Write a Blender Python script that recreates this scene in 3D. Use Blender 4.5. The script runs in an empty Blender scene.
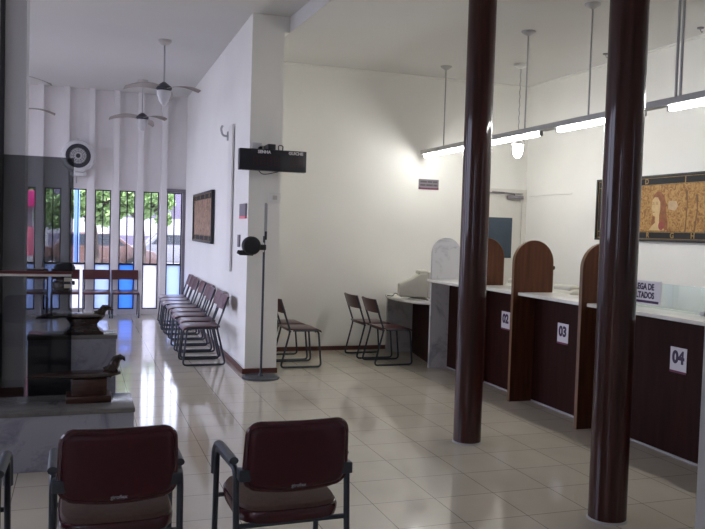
import bpy, bmesh, math, random
from mathutils import Vector, Matrix
R = random.Random(7)
SC = bpy.context.scene
COL = SC.collection
PI = math.pi

# ------------------------------------------------------------------ materials
def mat(name, col, rough=0.5, metal=0.0, coat=0.0, emit=None, estr=0.0, var=0.0, scale=8.0, spec=0.5, stretch=None, bump=0.0):
    m = bpy.data.materials.new(name); m.use_nodes = True
    nt = m.node_tree; b = nt.nodes['Principled BSDF']
    b.inputs['Base Color'].default_value = (*col, 1)
    b.inputs['Roughness'].default_value = rough
    b.inputs['Metallic'].default_value = metal
    b.inputs['Coat Weight'].default_value = coat
    b.inputs['Coat Roughness'].default_value = 0.06
    b.inputs['Specular IOR Level'].default_value = spec
    if emit:
        b.inputs['Emission Color'].default_value = (*emit, 1)
        b.inputs['Emission Strength'].default_value = estr
    if var > 0:
        tc = nt.nodes.new('ShaderNodeTexCoord'); mp = nt.nodes.new('ShaderNodeMapping')
        if stretch: mp.inputs['Scale'].default_value = stretch
        nz = nt.nodes.new('ShaderNodeTexNoise'); nz.inputs['Scale'].default_value = scale
        nz.inputs['Detail'].default_value = 5
        rp = nt.nodes.new('ShaderNodeValToRGB')
        rp.color_ramp.elements[0].position = 0.3; rp.color_ramp.elements[1].position = 0.7
        rp.color_ramp.elements[0].color = (*[max(0, c*(1-var)) for c in col], 1)
        rp.color_ramp.elements[1].color = (*[min(1, c*(1+var)) for c in col], 1)
        L = nt.links.new
        L(tc.outputs['Object'], mp.inputs['Vector']); L(mp.outputs[0], nz.inputs['Vector'])
        L(nz.outputs['Fac'], rp.inputs['Fac']); L(rp.outputs[0], b.inputs['Base Color'])
        if bump:
            bp = nt.nodes.new('ShaderNodeBump'); bp.inputs['Strength'].default_value = bump
            bp.inputs['Distance'].default_value = 0.01
            L(nz.outputs['Fac'], bp.inputs['Height']); L(bp.outputs[0], b.inputs['Normal'])
    return m

def floor_mat():
    m = bpy.data.materials.new('polished_tile'); m.use_nodes = True
    nt = m.node_tree; b = nt.nodes['Principled BSDF']; L = nt.links.new
    tc = nt.nodes.new('ShaderNodeTexCoord'); mp = nt.nodes.new('ShaderNodeMapping')
    mp.inputs['Location'].default_value = (-2.45+0.4*30, -4.22+0.4*30, 0)
    br = nt.nodes.new('ShaderNodeTexBrick')
    br.offset = 0.0; br.squash = 1.0
    br.inputs['Scale'].default_value = 1.0
    br.inputs['Brick Width'].default_value = 0.4; br.inputs['Row Height'].default_value = 0.4
    br.inputs['Mortar Size'].default_value = 0.003; br.inputs['Mortar Smooth'].default_value = 0.3
    br.inputs['Bias'].default_value = 0
    br.inputs['Color1'].default_value = (0.66, 0.60, 0.495, 1)
    br.inputs['Color2'].default_value = (0.63, 0.575, 0.475, 1)
    br.inputs['Mortar'].default_value = (0.25, 0.23, 0.20, 1)
    nz = nt.nodes.new('ShaderNodeTexNoise'); nz.inputs['Scale'].default_value = 3.0; nz.inputs['Detail'].default_value = 6
    mx = nt.nodes.new('ShaderNodeMixRGB'); mx.blend_type = 'MULTIPLY'; mx.inputs['Fac'].default_value = 0.18
    L(tc.outputs['Object'], mp.inputs['Vector']); L(mp.outputs[0], br.inputs['Vector']); L(tc.outputs['Object'], nz.inputs['Vector'])
    L(br.outputs['Color'], mx.inputs['Color1']); L(nz.outputs['Fac'], mx.inputs['Color2'])
    L(mx.outputs[0], b.inputs['Base Color'])
    b.inputs['Roughness'].default_value = 0.09
    b.inputs['Specular IOR Level'].default_value = 0.75
    return m

def marble_mat(name, base, vein, scale=3.0):
    m = bpy.data.materials.new(name); m.use_nodes = True
    nt = m.node_tree; b = nt.nodes['Principled BSDF']; L = nt.links.new
    tc = nt.nodes.new('ShaderNodeTexCoord')
    nz = nt.nodes.new('ShaderNodeTexNoise'); nz.inputs['Scale'].default_value = scale
    nz.inputs['Detail'].default_value = 8; nz.inputs['Distortion'].default_value = 1.6; nz.inputs['Roughness'].default_value = .65
    rp = nt.nodes.new('ShaderNodeValToRGB'); e = rp.color_ramp.elements
    e[0].position = 0.28; e[0].color = (*vein, 1)
    e[1].position = 0.50; e[1].color = (*base, 1)
    L(tc.outputs['Object'], nz.inputs['Vector']); L(nz.outputs['Fac'], rp.inputs['Fac']); L(rp.outputs[0], b.inputs['Base Color'])
    b.inputs['Roughness'].default_value = 0.2
    return m

def glass_mat(name, tint, gloss=0.08, rough=0.0):
    m = bpy.data.materials.new(name); m.use_nodes = True
    nt = m.node_tree; L = nt.links.new
    nt.nodes.remove(nt.nodes['Principled BSDF'])
    out = nt.nodes['Material Output']
    tr = nt.nodes.new('ShaderNodeBsdfTransparent'); tr.inputs[0].default_value = (*tint, 1)
    gl = nt.nodes.new('ShaderNodeBsdfGlossy'); gl.inputs['Roughness'].default_value = rough
    mx = nt.nodes.new('ShaderNodeMixShader')
    lw = nt.nodes.new('ShaderNodeLayerWeight'); lw.inputs[0].default_value = 0.5
    pw = nt.nodes.new('ShaderNodeMath'); pw.operation = 'POWER'; pw.inputs[1].default_value = 5
    ma = nt.nodes.new('ShaderNodeMath'); ma.operation = 'MULTIPLY_ADD'; ma.inputs[1].default_value = 0.9; ma.inputs[2].default_value = 0.04
    L(lw.outputs['Facing'], pw.inputs[0]); L(pw.outputs[0], ma.inputs[0])
    L(ma.outputs[0], mx.inputs[0]); L(tr.outputs[0], mx.inputs[1]); L(gl.outputs[0], mx.inputs[2])
    L(mx.outputs[0], out.inputs['Surface'])
    return m

def frosted_mat(name, col):
    m = bpy.data.materials.new(name); m.use_nodes = True
    nt = m.node_tree; L = nt.links.new
    nt.nodes.remove(nt.nodes['Principled BSDF'])
    out = nt.nodes['Material Output']
    tl = nt.nodes.new('ShaderNodeBsdfTranslucent'); tl.inputs[0].default_value = (*col, 1)
    df = nt.nodes.new('ShaderNodeBsdfDiffuse'); df.inputs[0].default_value = (*col, 1)
    mx = nt.nodes.new('ShaderNodeMixShader'); mx.inputs[0].default_value = 0.15
    L(tl.outputs[0], mx.inputs[1]); L(df.outputs[0], mx.inputs[2]); L(mx.outputs[0], out.inputs['Surface'])
    return m

def art_mat(name, c0, c1, c2, scale):
    m = bpy.data.materials.new(name); m.use_nodes = True
    nt = m.node_tree; b = nt.nodes['Principled BSDF']; L = nt.links.new
    tc = nt.nodes.new('ShaderNodeTexCoord')
    nz = nt.nodes.new('ShaderNodeTexNoise'); nz.inputs['Scale'].default_value = scale
    nz.inputs['Detail'].default_value = 6; nz.inputs['Distortion'].default_value = 2.5
    rp = nt.nodes.new('ShaderNodeValToRGB'); e = rp.color_ramp.elements
    e[0].position = 0.36; e[0].color = (*c0, 1)
    e[1].position = 0.62; e[1].color = (*c2, 1)
    k = e.new(0.48); k.color = (*c1, 1)
    L(tc.outputs['Object'], nz.inputs['Vector']); L(nz.outputs['Fac'], rp.inputs['Fac']); L(rp.outputs[0], b.inputs['Base Color'])
    b.inputs['Roughness'].default_value = 0.6
    return m

M = {}
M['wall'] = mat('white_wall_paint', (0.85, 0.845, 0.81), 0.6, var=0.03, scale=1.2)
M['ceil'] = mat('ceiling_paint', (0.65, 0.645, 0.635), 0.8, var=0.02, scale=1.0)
M['pier'] = mat('grey_pier_paint', (0.56, 0.56, 0.60), 0.6, var=0.03, scale=1.5)
M['rib'] = mat('rib_wall_paint', (0.80, 0.775, 0.78), 0.6, var=0.03, scale=2)
M['base'] = mat('maroon_baseboard', (0.10, 0.032, 0.025), 0.35, var=0.2)
M['floor'] = floor_mat()
M['marble'] = marble_mat('white_marble', (0.60, 0.60, 0.63), (0.20, 0.21, 0.26), 2.2)
M['marble_grey'] = marble_mat('grey_marble', (0.37, 0.38, 0.46), (0.10, 0.11, 0.17), 2.6)
M['slab'] = marble_mat('dark_grey_slab', (0.19, 0.185, 0.18), (0.10, 0.10, 0.105), 3.0)
M['marble2'] = marble_mat('cream_marble_top', (0.80, 0.78, 0.72), (0.66, 0.65, 0.62))
M['wood'] = mat('varnished_column_wood', (0.038, 0.010, 0.008), 0.4, coat=0.6, var=0.4, scale=6, stretch=(6, 6, 0.25), spec=0.1)
M['cwood'] = mat('counter_wood', (0.026, 0.0075, 0.006), 0.5, var=0.3, scale=7, stretch=(3, 3, 0.3), spec=0.08)
M['awood'] = mat('arch_wood', (0.092, 0.034, 0.018), 0.45, var=0.25, scale=7, stretch=(5, 5, 0.35), spec=0.2)
M['awoodedge'] = mat('arch_edge_wood', (0.16, 0.075, 0.035), 0.4, var=0.2)
M['maroon'] = mat('maroon_vinyl', (0.054, 0.0075, 0.014), 0.33, var=0.15, scale=30, spec=0.35)
M['maroonrim'] = mat('maroon_gloss_edging', (0.060, 0.012, 0.018), 0.18)
M['brownseat'] = mat('brown_seat_fabric', (0.10, 0.055, 0.042), 0.75, var=0.15, scale=40)
M['seatmar'] = mat('maroon_seat_vinyl', (0.075, 0.018, 0.020), 0.28)
M['steel'] = mat('dark_grey_steel', (0.044, 0.052, 0.068), 0.35, metal=0.3)
M['armpad'] = mat('grey_arm_plastic', (0.065, 0.075, 0.090), 0.5)
M['black'] = mat('black_plastic', (0.012, 0.013, 0.02), 0.35)
M['blackmat'] = mat('black_matte', (0.010, 0.010, 0.014), 0.7)
M['frameblk'] = mat('black_window_metal', (0.012, 0.012, 0.018), 0.5)
M['white'] = mat('white_plastic', (0.78, 0.78, 0.76), 0.4)
M['whiteblue'] = mat('white_jamb_paint', (0.72, 0.74, 0.80), 0.5, var=0.02)
M['beige'] = mat('beige_computer_plastic', (0.58, 0.56, 0.48), 0.45, var=0.04)
M['greyrod'] = mat('grey_painted_rod', (0.42, 0.42, 0.43), 0.4, metal=0.4)
M['greyrail'] = mat('grey_fixture_rail', (0.40, 0.40, 0.40), 0.5)
M['tube'] = mat('fluorescent_tube', (1, 1, 1), 0.4, emit=(1.0, 0.985, 0.945), estr=47)
M['bulb'] = mat('lamp_bulb_glass', (1, 1, 1), 0.4, emit=(1.0, 0.97, 0.92), estr=30)
M['card'] = mat('white_card', (0.72, 0.70, 0.74), 0.5)
M['purple'] = mat('purple_print', (0.035, 0.012, 0.06), 0.5)
M['magline'] = mat('magenta_print', (0.16, 0.02, 0.07), 0.5)
M['led'] = mat('dim_red_led_segments', (0.05, 0.006, 0.005), 0.5)
M['lettergrey'] = mat('pale_grey_lettering', (0.42, 0.42, 0.46), 0.5)
M['logo'] = mat('silver_logo', (0.35, 0.36, 0.40), 0.4)
M['gold'] = mat('gold_paint', (0.30, 0.19, 0.06), 0.5, var=0.2, scale=30)
M['art'] = art_mat('golden_painting', (0.20, 0.085, 0.025), (0.36, 0.185, 0.05), (0.46, 0.27, 0.09), 15)
M['art2'] = art_mat('brown_relief_painting', (0.16, 0.09, 0.06), (0.30, 0.18, 0.12), (0.42, 0.27, 0.18), 7)
M['skin'] = mat('painted_skin', (0.56, 0.40, 0.20), 0.6, var=0.1, scale=20)
M['hair'] = mat('painted_auburn_hair', (0.24, 0.085, 0.03), 0.6, var=0.25, scale=25)
M['brownpaint'] = mat('painted_brown_tree', (0.17, 0.085, 0.03), 0.6, var=0.2, scale=30)
M['rose'] = mat('painted_rose', (0.26, 0.05, 0.04), 0.6, var=0.2, scale=40)
M['pale'] = mat('painted_pale_patch', (0.46, 0.33, 0.20), 0.6, var=0.15, scale=20)
M['birdwood'] = mat('dark_carved_wood', (0.030, 0.014, 0.011), 0.25, coat=0.3, var=0.35, scale=14, stretch=(1, 4, 4))
M['birdred'] = mat('red_brown_carved_wood', (0.055, 0.020, 0.013), 0.3, coat=0.2, var=0.35, scale=14, stretch=(1, 4, 4))
M['tint'] = glass_mat('smoked_glass', (0.41, 0.425, 0.435))
M['clear'] = glass_mat('window_glass', (0.97, 0.98, 0.99))
M['green'] = glass_mat('green_edged_glass', (0.88, 0.94, 0.93))
M['doorpane'] = mat('dark_blue_door_pane', (0.045, 0.07, 0.10), 0.15, var=0.05)
M['door'] = mat('cream_door_paint', (0.72, 0.70, 0.65), 0.5, var=0.02)
M['signgrey'] = mat('grey_sign_board', (0.20, 0.18, 0.21), 0.5)
M['signdark'] = mat('dark_sign_print', (0.085, 0.075, 0.085), 0.5)
M['fanwhite'] = mat('fan_cream_enamel', (0.55, 0.53, 0.50), 0.4)
M['fanblade'] = mat('fan_blade_tan', (0.36, 0.32, 0.29), 0.5, var=0.1)
M['lampcone'] = mat('fan_lamp_glass', (0.60, 0.60, 0.62), 0.3)
M['fandark'] = mat('fan_dark_grille', (0.045, 0.045, 0.06), 0.4)
M['fanring'] = mat('fan_ring_grey', (0.62, 0.62, 0.63), 0.4)
M['railred'] = mat('maroon_rail', (0.12, 0.025, 0.03), 0.35)
M['frost_white'] = frosted_mat('frosted_white_panel', (0.90, 0.90, 0.92))
M['frost_pale'] = frosted_mat('frosted_pale_blue_panel', (0.66, 0.76, 0.96))
M['frost_blue'] = frosted_mat('frosted_blue_panel', (0.24, 0.47, 0.92))
M['brownbag'] = mat('brown_leather', (0.07, 0.04, 0.025), 0.25)
M['street'] = mat('street_concrete', (0.34, 0.33, 0.33), 0.8, var=0.1, scale=2)
M['asphalt'] = mat('dark_asphalt', (0.12, 0.12, 0.125), 0.9, var=0.1, scale=2)
M['facade'] = mat('street_white_render', (0.34, 0.33, 0.34), 0.7, var=0.06, scale=1)
M['facadebrick'] = mat('street_lilac_block', (0.13, 0.11, 0.16), 0.7, var=0.1, scale=2)
M['leaf'] = mat('leaf_green', (0.22, 0.34, 0.12), 0.6, var=0.5, scale=1.5)
M['bark'] = mat('tree_bark', (0.06, 0.045, 0.035), 0.9, var=0.3)
M['magenta'] = mat('magenta_awning', (0.60, 0.02, 0.17), 0.6, var=0.05)
M['carwhite'] = mat('white_car_paint', (0.17, 0.17, 0.19), 0.2, coat=0.5)
M['cardark'] = mat('brown_grey_car_paint', (0.10, 0.055, 0.045), 0.2, coat=0.5)
M['carglass'] = mat('car_dark_glass', (0.03, 0.035, 0.045), 0.08)
M['tyre'] = mat('tyre_rubber', (0.02, 0.02, 0.02), 0.8)
M['bluepole'] = mat('blue_pole_paint', (0.16, 0.30, 0.75), 0.4)
M['pinkred'] = mat('pink_banner', (0.75, 0.16, 0.22), 0.6)

# ------------------------------------------------------------------ mesh helpers
def xf(bm, verts, mtx):
    bmesh.ops.transform(bm, matrix=mtx, verts=verts)

def box(bm, x0, x1, y0, y1, z0, z1, bev=0.0, seg=2, mtx=None):
    r = bmesh.ops.create_cube(bm, size=1.0)
    vs = r['verts']
    m = Matrix.Translation(((x0+x1)/2, (y0+y1)/2, (z0+z1)/2)) @ Matrix.Diagonal((x1-x0, y1-y0, z1-z0, 1))
    xf(bm, vs, m)
    if bev > 0:
        es = list({e for v in vs for e in v.link_edges})
        r2 = bmesh.ops.bevel(bm, geom=es, offset=bev, segments=seg, affect='EDGES', profile=0.5)
        vs = list({v for f in r2['faces'] for v in f.verts} | {v for v in vs if v.is_valid})
    if mtx is not None: xf(bm, vs, mtx)
    return vs

def prism(bm, pts, d0, d1, plane='XZ', bev=0.0, seg=2):
    """outline pts in a plane, extruded along the third axis from d0 to d1"""
    def P(a, b, d):
        return {'XZ': (a, d, b), 'XY': (a, b, d), 'YZ': (d, a, b)}[plane]
    v0 = [bm.verts.new(P(a, b, d0)) for a, b in pts]
    v1 = [bm.verts.new(P(a, b, d1)) for a, b in pts]
    n = len(pts); fs = []
    fs.append(bm.faces.new(v0)); fs.append(bm.faces.new(v1[::-1]))
    for i in range(n):
        fs.append(bm.faces.new((v0[i], v1[i], v1[(i+1) % n], v0[(i+1) % n])))
    bmesh.ops.recalc_face_normals(bm, faces=fs)
    if bev > 0:
        es = list({e for f in fs[:2] for e in f.edges})
        bmesh.ops.bevel(bm, geom=es, offset=bev, segments=seg, affect='EDGES', profile=0.5)

def lathe(bm, prof, n=24, center=(0, 0, 0), axis='Z'):
    """prof: list of (r, h)"""
    rings = []
    for r, h in prof:
        ring = []
        for i in range(n):
            a = 2*PI*i/n
            p = (max(r, 1e-5)*math.cos(a), max(r, 1e-5)*math.sin(a), h)
            if axis == 'Y': p = (p[0], p[2], p[1])
            if axis == 'X': p = (p[2], p[0], p[1])
            ring.append(bm.verts.new((p[0]+center[0], p[1]+center[1], p[2]+center[2])))
        rings.append(ring)
    fs = []
    for a, b in zip(rings[:-1], rings[1:]):
        for i in range(n):
            fs.append(bm.faces.new((a[i], a[(i+1) % n], b[(i+1) % n], b[i])))
    fs.append(bm.faces.new(rings[0][::-1])); fs.append(bm.faces.new(rings[-1]))
    bmesh.ops.recalc_face_normals(bm, faces=fs)

def fillet(pts, rad, n=5):
    pts = [Vector(p) for p in pts]
    out = [pts[0]]
    for i in range(1, len(pts)-1):
        a, b, c = pts[i-1], pts[i], pts[i+1]
        d1 = (a-b); d2 = (c-b)
        r = min(rad, d1.length*0.45, d2.length*0.45)
        p = b + d1.normalized()*r; q = b + d2.normalized()*r
        for k in range(n+1):
            t = k/n
            out.append(p*(1-t)**2 + b*2*t*(1-t) + q*t*t)
    out.append(pts[-1])
    return out

def tube(bm, pts, rad, n=8, closed=False, flat=1.0):
    """swept tube; rad a number or list of numbers; flat squashes along the second frame axis"""
    pts = [Vector(p) for p in pts]
    if not isinstance(rad, (list, tuple)): rad = [rad]*len(pts)
    N = len(pts); rings = []
    prev = None
    for i in range(N):
        if closed: t = pts[(i+1) % N]-pts[i-1]
        else: t = pts[min(i+1, N-1)]-pts[max(i-1, 0)]
        t.normalize()
        if prev is None:
            up = Vector((0, 0, 1)) if abs(t.z) < 0.9 else Vector((0, 1, 0))
            u = t.cross(up).normalized()
        else:
            u = (prev - t*prev.dot(t)).normalized()
        prev = u; w = t.cross(u)
        rings.append([bm.verts.new(pts[i] + u*(rad[i]*math.cos(2*PI*k/n)) + w*(rad[i]*flat*math.sin(2*PI*k/n))) for k in range(n)])
    fs = []
    rng = range(N) if closed else range(N-1)
    for i in rng:
        a, b = rings[i], rings[(i+1) % N]
        for k in range(n):
            fs.append(bm.faces.new((a[k], a[(k+1) % n], b[(k+1) % n], b[k])))
    if not closed:
        fs.append(bm.faces.new(rings[0][::-1])); fs.append(bm.faces.new(rings[-1]))
    bmesh.ops.recalc_face_normals(bm, faces=fs)

def grid_pad(bm, x0, x1, z0, z1, th, fn, nx=18, nz=10, corner=0.06):
    """padded panel: rounded-rectangle in local (x,z), thickness th along y, fn(x,z)->centre y"""
    def outline(u, v):
        # map unit square to rounded rect by squircle-ish pull
        x = x0+(x1-x0)*u; z = z0+(z1-z0)*v
        cx = min(max(x, x0+corner), x1-corner); cz = min(max(z, z0+corner), z1-corner)
        dx, dz = x-cx, z-cz
        m = max(abs(dx), abs(dz)); l = math.hypot(dx, dz)
        if l > 1e-9 and abs(dx) > 1e-9 and abs(dz) > 1e-9:
            s = m/l; x = cx+dx*s; z = cz+dz*s
        return x, z
    def edge_t(u, v):
        d = min(u*(x1-x0), (1-u)*(x1-x0), v*(z1-z0), (1-v)*(z1-z0))
        k = min(1.0, d/(th*0.6))
        return math.sqrt(max(0, 1-(1-k)**2))
    us = sorted(set([0, .012, .03, .06] + [i/nx for i in range(1, nx)] + [.94, .97, .988, 1]))
    vs = sorted(set([0, .02, .05, .09] + [i/nz for i in range(1, nz)] + [.91, .95, .98, 1]))
    F = [[None]*len(vs) for _ in us]; B = [[None]*len(vs) for _ in us]
    for i, u in enumerate(us):
        for j, v in enumerate(vs):
            x, z = outline(u, v); c = fn(x, z); t = th/2*edge_t(u, v)
            border = i in (0, len(us)-1) or j in (0, len(vs)-1)
            F[i][j] = bm.verts.new((x, c-t, z))
            B[i][j] = F[i][j] if border else bm.verts.new((x, c+t, z))
    fs = []
    for i in range(len(us)-1):
        for j in range(len(vs)-1):
            fs.append(bm.faces.new((F[i][j], F[i+1][j], F[i+1][j+1], F[i][j+1])))
            q = (B[i][j], B[i][j+1], B[i+1][j+1], B[i+1][j])
            if len(set(q)) == 4 and set(q) != {F[i][j], F[i+1][j], F[i+1][j+1], F[i][j+1]}:
                fs.append(bm.faces.new(q))
    bmesh.ops.recalc_face_normals(bm, faces=fs)

def finish(bm, name, material, parent=None, loc=(0, 0, 0), rot=(0, 0, 0), smooth=True):
    me = bpy.data.meshes.new(name)
    for f in bm.faces: f.smooth = smooth
    if smooth:
        for e in bm.edges:
            if len(e.link_faces) == 2 and e.calc_face_angle(0) > math.radians(38): e.smooth = False
    bm.to_mesh(me); bm.free()
    me.materials.append(material)
    o = bpy.data.objects.new(name, me); COL.objects.link(o)
    o.location = loc; o.rotation_euler = rot
    if parent: o.parent = parent
    return o

def part(name, material, parent, fn, loc=(0, 0, 0), rot=(0, 0, 0), smooth=True):
    bm = bmesh.new(); fn(bm)
    return finish(bm, name, material, parent, loc, rot, smooth)

def tag(o, label=None, cat=None, group=None, kind=None):
    if label: o['label'] = label
    if cat: o['category'] = cat
    if group: o['group'] = group
    if kind: o['kind'] = kind
    return o

def thing(name, label, cat, loc=(0, 0, 0), rz=0.0, group=None):
    o = bpy.data.objects.new(name, None); COL.objects.link(o)
    o.location = loc; o.rotation_euler = (0, 0, rz); o.empty_display_size = 0.1
    return tag(o, label, cat, group)

def struct(name, material, fn, parent=None, smooth=False):
    o = part(name, material, parent, fn, smooth=smooth)
    if not parent: o['kind'] = 'structure'
    return o

def copy_tree(o, parent=None):
    c = o.copy(); COL.objects.link(c)
    if parent: c.parent = parent
    for ch in list(o.children): copy_tree(ch, c)
    return c

def text(name, s, size, material, parent, loc, rot, bold=0.0, depth=0.0008, wx=1.0):
    cu = bpy.data.curves.new(name, 'FONT'); cu.body = s; cu.size = size
    cu.align_x = 'CENTER'; cu.align_y = 'CENTER'; cu.offset = bold; cu.extrude = depth
    cu.resolution_u = 4
    t = bpy.data.objects.new(name+'_tmp', cu); COL.objects.link(t)
    dg = bpy.context.evaluated_depsgraph_get()
    me = bpy.data.meshes.new_from_object(t.evaluated_get(dg))
    bpy.data.objects.remove(t); bpy.data.curves.remove(cu)
    me.name = name
    me.materials.clear(); me.materials.append(material)
    o = bpy.data.objects.new(name, me); COL.objects.link(o)
    o.location = loc; o.rotation_euler = rot; o.scale = (wx, 1, 1)
    if parent: o.parent = parent
    return o
FACE_NY = (PI/2, 0, 0)          # readable from -Y
FACE_NX = (PI/2, 0, -PI/2)      # readable from -X

# ------------------------------------------------------------------ dimensions
ZL, ZR = 3.92, 3.75             # the two ceiling heights
XW = 6.1; YB = 9.90; YF = 14.40; YN = -2.5; XL = -5.0

# ------------------------------------------------------------------ setting
struct('floor', M['floor'], lambda b: box(b, XL-.1, XW+.15, YN-.1, YF+.12, -0.1, 0.0))
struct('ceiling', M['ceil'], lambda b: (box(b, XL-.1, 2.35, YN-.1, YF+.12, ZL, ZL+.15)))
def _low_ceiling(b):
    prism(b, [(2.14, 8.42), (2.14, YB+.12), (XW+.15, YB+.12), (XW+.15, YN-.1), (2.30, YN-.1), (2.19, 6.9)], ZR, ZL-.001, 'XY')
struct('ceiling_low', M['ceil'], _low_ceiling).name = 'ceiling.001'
struct('wall_back', M['wall'], lambda b: box(b, 2.04, XW+.12, YB, YB+.12, 0, ZL))
struct('wall_right', M['wall'], lambda b: box(b, XW, XW+.12, YN-.1, YB, 0, ZR))
def _rear(b):
    x = XL; y0, y1 = YN-.1, YN
    for a, wd in ((-4.7, .9), (-1.95, .24), (5.62, .24)):
        c = a+wd
        box(b, x, a, y0, y1, 0, ZL); box(b, a, c, y0, y1, 0, 1.3); box(b, a, c, y0, y1, 3.1, ZL); x = c
    box(b, x, XW, y0, y1, 0, ZL)
struct('wall_rear', M['wall'], _rear)
# wall between the two rooms, with the pier at its near end
struct('wall_middle', M['wall'], lambda b: (box(b, 2.085, 2.139, 8.42, YB, ZR, ZL-.001), prism(b, [(1.728, 8.42), (2.085, 8.42), (2.085, YB), (2.04, YB), (2.04, YF), (1.80, YF)], 0, ZL, 'XY')))
def _wall_left(b):
    x0, x1 = XL-.12, XL
    box(b, x0, x1, YN, 4.2, 0, ZL); box(b, x0, x1, 7.2, 7.6, 0, ZL); box(b, x0, x1, 14.7, YF+.1, 0, ZL)
    box(b, x0, x1, 7.6, 14.7, 0, 0.35); box(b, x0, x1, 7.6, 14.7, 3.75, ZL)
    box(b, x0, x1, 4.2, 7.2, 0, 1.6); box(b, x0, x1, 4.2, 7.2, 3.6, ZL)
    for y in (10.0, 12.3): box(b, x0, x1, y-.05, y+.05, 0.35, 3.75)
struct('wall_left', M['wall'], _wall_left)
# grey pier at the left edge
def _pier(b): box(b, -1.35, -0.470, 7.6, 8.0, 0, ZL)
struct('wall_pier', M['pier'], _pier)
struct('baseboard_pier', M['base'], lambda b: box(b, -1.36, -0.46, 7.585, 7.6, 0, 0.10))
part('black_conduit', M['frameblk'], None, lambda b: box(b, -0.685, -0.645, 7.56, 7.6, 0.1, ZL, .008))
tag(bpy.data.objects['black_conduit'], 'black vertical conduit strip on the grey pier at the upper left edge', 'conduit')

# baseboards
struct('baseboard_back', M['base'], lambda b: box(b, 2.085, 3.99, YB-.015, YB, 0, 0.055))
struct('baseboard_left', M['base'], lambda b: prism(b, [(1.70, 8.405), (1.715, 8.42), (1.80, YF), (1.785, YF)], 0, 0.055, 'XY'))
struct('baseboard_front', M['base'], lambda b: box(b, 1.70, 2.095, 8.405, 8.42, 0, 0.055))
# shallow cove where the low ceiling meets the walls
def _cove(b):
    box(b, 2.085, XW, YB-.03, YB, ZR-.022, ZR); box(b, XW-.03, XW, YN, YB-.03, ZR-.022, ZR)
struct('trim_1', M['wall'], _cove)

# near white jamb at the right edge
struct('wall_front', M['whiteblue'], lambda b: prism(b, [(1.918, 2.0), (2.35, 2.0), (2.35, 2.14), (2.075, 2.14)], 0, ZR, 'XY'))

# ---- far wall: ribs and slim windows
PITCH = 0.411; W0 = 1.474; WW = 0.271
wins = [(W0-PITCH*k, W0-PITCH*k+WW) for k in range(0, 15)]
def _far(b):
    y0, y1 = YF, YF+.12
    edges = sorted(wins); x = XL
    for a, c in edges:
        if a < XL: continue
        box(b, x, a, y0, y1, 0, ZL)
        box(b, a, c, y0, y1, 2.195, ZL)
        box(b, a, c, y0, y1, 0, 0.09)
        x = c
    box(b, x, 2.04, y0, y1, 0, ZL)
struct('wall_far', M['rib'], _far)
def _ribs(b):
    for a, c in wins:
        if c-PITCH < XL: continue
        xm = (a - (PITCH-WW)/2)
        box(b, xm-.048, xm+.048, YF-.13, YF, 0, ZL)
struct('wall_far_ribs', M['rib'], _ribs).name = 'wall_far.001'
frost = {0: 'frost_pale', 1: 'frost_white', 2: 'frost_blue', 3: 'frost_pale', 4: 'frost_white', 5: 'frost_pale', 6: 'frost_pale'}
for k, (a, c) in enumerate(wins):
    if a < XL+.05: continue
    def _fr(b, a=a, c=c, k=k):
        y0, y1 = YF+.02, YF+.07; t = 0.018
        box(b, a, a+t, y0, y1, .09, 2.195); box(b, c-t, c, y0, y1, .09, 2.195)
        box(b, a+t, c-t, y0, y1, 2.177, 2.195); box(b, a+t, c-t, y0, y1, .88, .912); box(b, a+t, c-t, y0, y1, .09, .108)
        m = (a+c)/2
        box(b, m-.009, m+.009, y0, y1, .912, 2.177)
    w = struct('window_%d' % (k+1), M['frameblk'], _fr)
    part('pane', M['clear'], w, lambda b, a=a, c=c: box(b, a+.018, c-.018, YF+.045, YF+.049, .912, 2.177), smooth=False)
    part('lower_panel', M[frost.get(k, 'frost_pale')], w, lambda b, a=a, c=c: box(b, a+.018, c-.018, YF+.035, YF+.041, .108, .88), smooth=False)
# frame standing in the corner beside the last window
def _cf(b):
    box(b, 1.752, 1.797, YF-.05, YF, 0, 2.26); box(b, 1.45, 1.752, YF-.05, YF, 2.20, 2.26)
struct('trim_2', M['signgrey'], _cf)

# ---- door on the back wall
def _door_frame(b):
    box(b, 6.03, 6.098, YB-.03, YB, 0, 2.27); box(b, 5.12, 5.19, YB-.03, YB, 0, 2.27); box(b, 5.19, 6.03, YB-.03, YB, 2.21, 2.27)
d = struct('door_1', M['door'], _door_frame)
part('door_leaf', M['door'], d, lambda b: box(b, 5.195, 6.025, YB-.022, YB-.001, 0.008, 2.20, .003))
part('pane', M['doorpane'], d, lambda b: box(b, 5.42, 5.88, YB-.028, YB-.02, 1.281, 1.86, .002))
part('handle', M['greyrod'], d, lambda b: (lathe(b, [(.025, 0), (.025, -.012), (.01, -.014), (.01, -.05)], 12, (5.26, YB-.022, 1.02), 'Y'), tube(b, [(5.26, YB-.07, 1.02), (5.37, YB-.07, 1.02)], .009)))
def _closer(b):
    box(b, 5.77, 6.02, YB-.085, YB-.028, 2.13, 2.18, .008)
    tube(b, [(5.88, YB-.06, 2.18), (5.88, YB-.06, 2.205), (5.66, YB-.16, 2.21), (5.53, YB-.04, 2.22)], .01)
t = part('door_closer', M['signgrey'], d, _closer)
part('closer_rail', M['signgrey'], d, lambda b: box(b, 5.2, 6.04, YB-.036, YB-.03, 2.205, 2.215))
part('wire_conduit', M['white'], None, lambda b: tube(b, [(XW-.008, 9.78, 2.18), (XW-.008, 8.76, 2.18)], .007))
tag(bpy.data.objects['wire_conduit'], 'thin horizontal wire conduit on the right wall beside the door', 'conduit')

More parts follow.
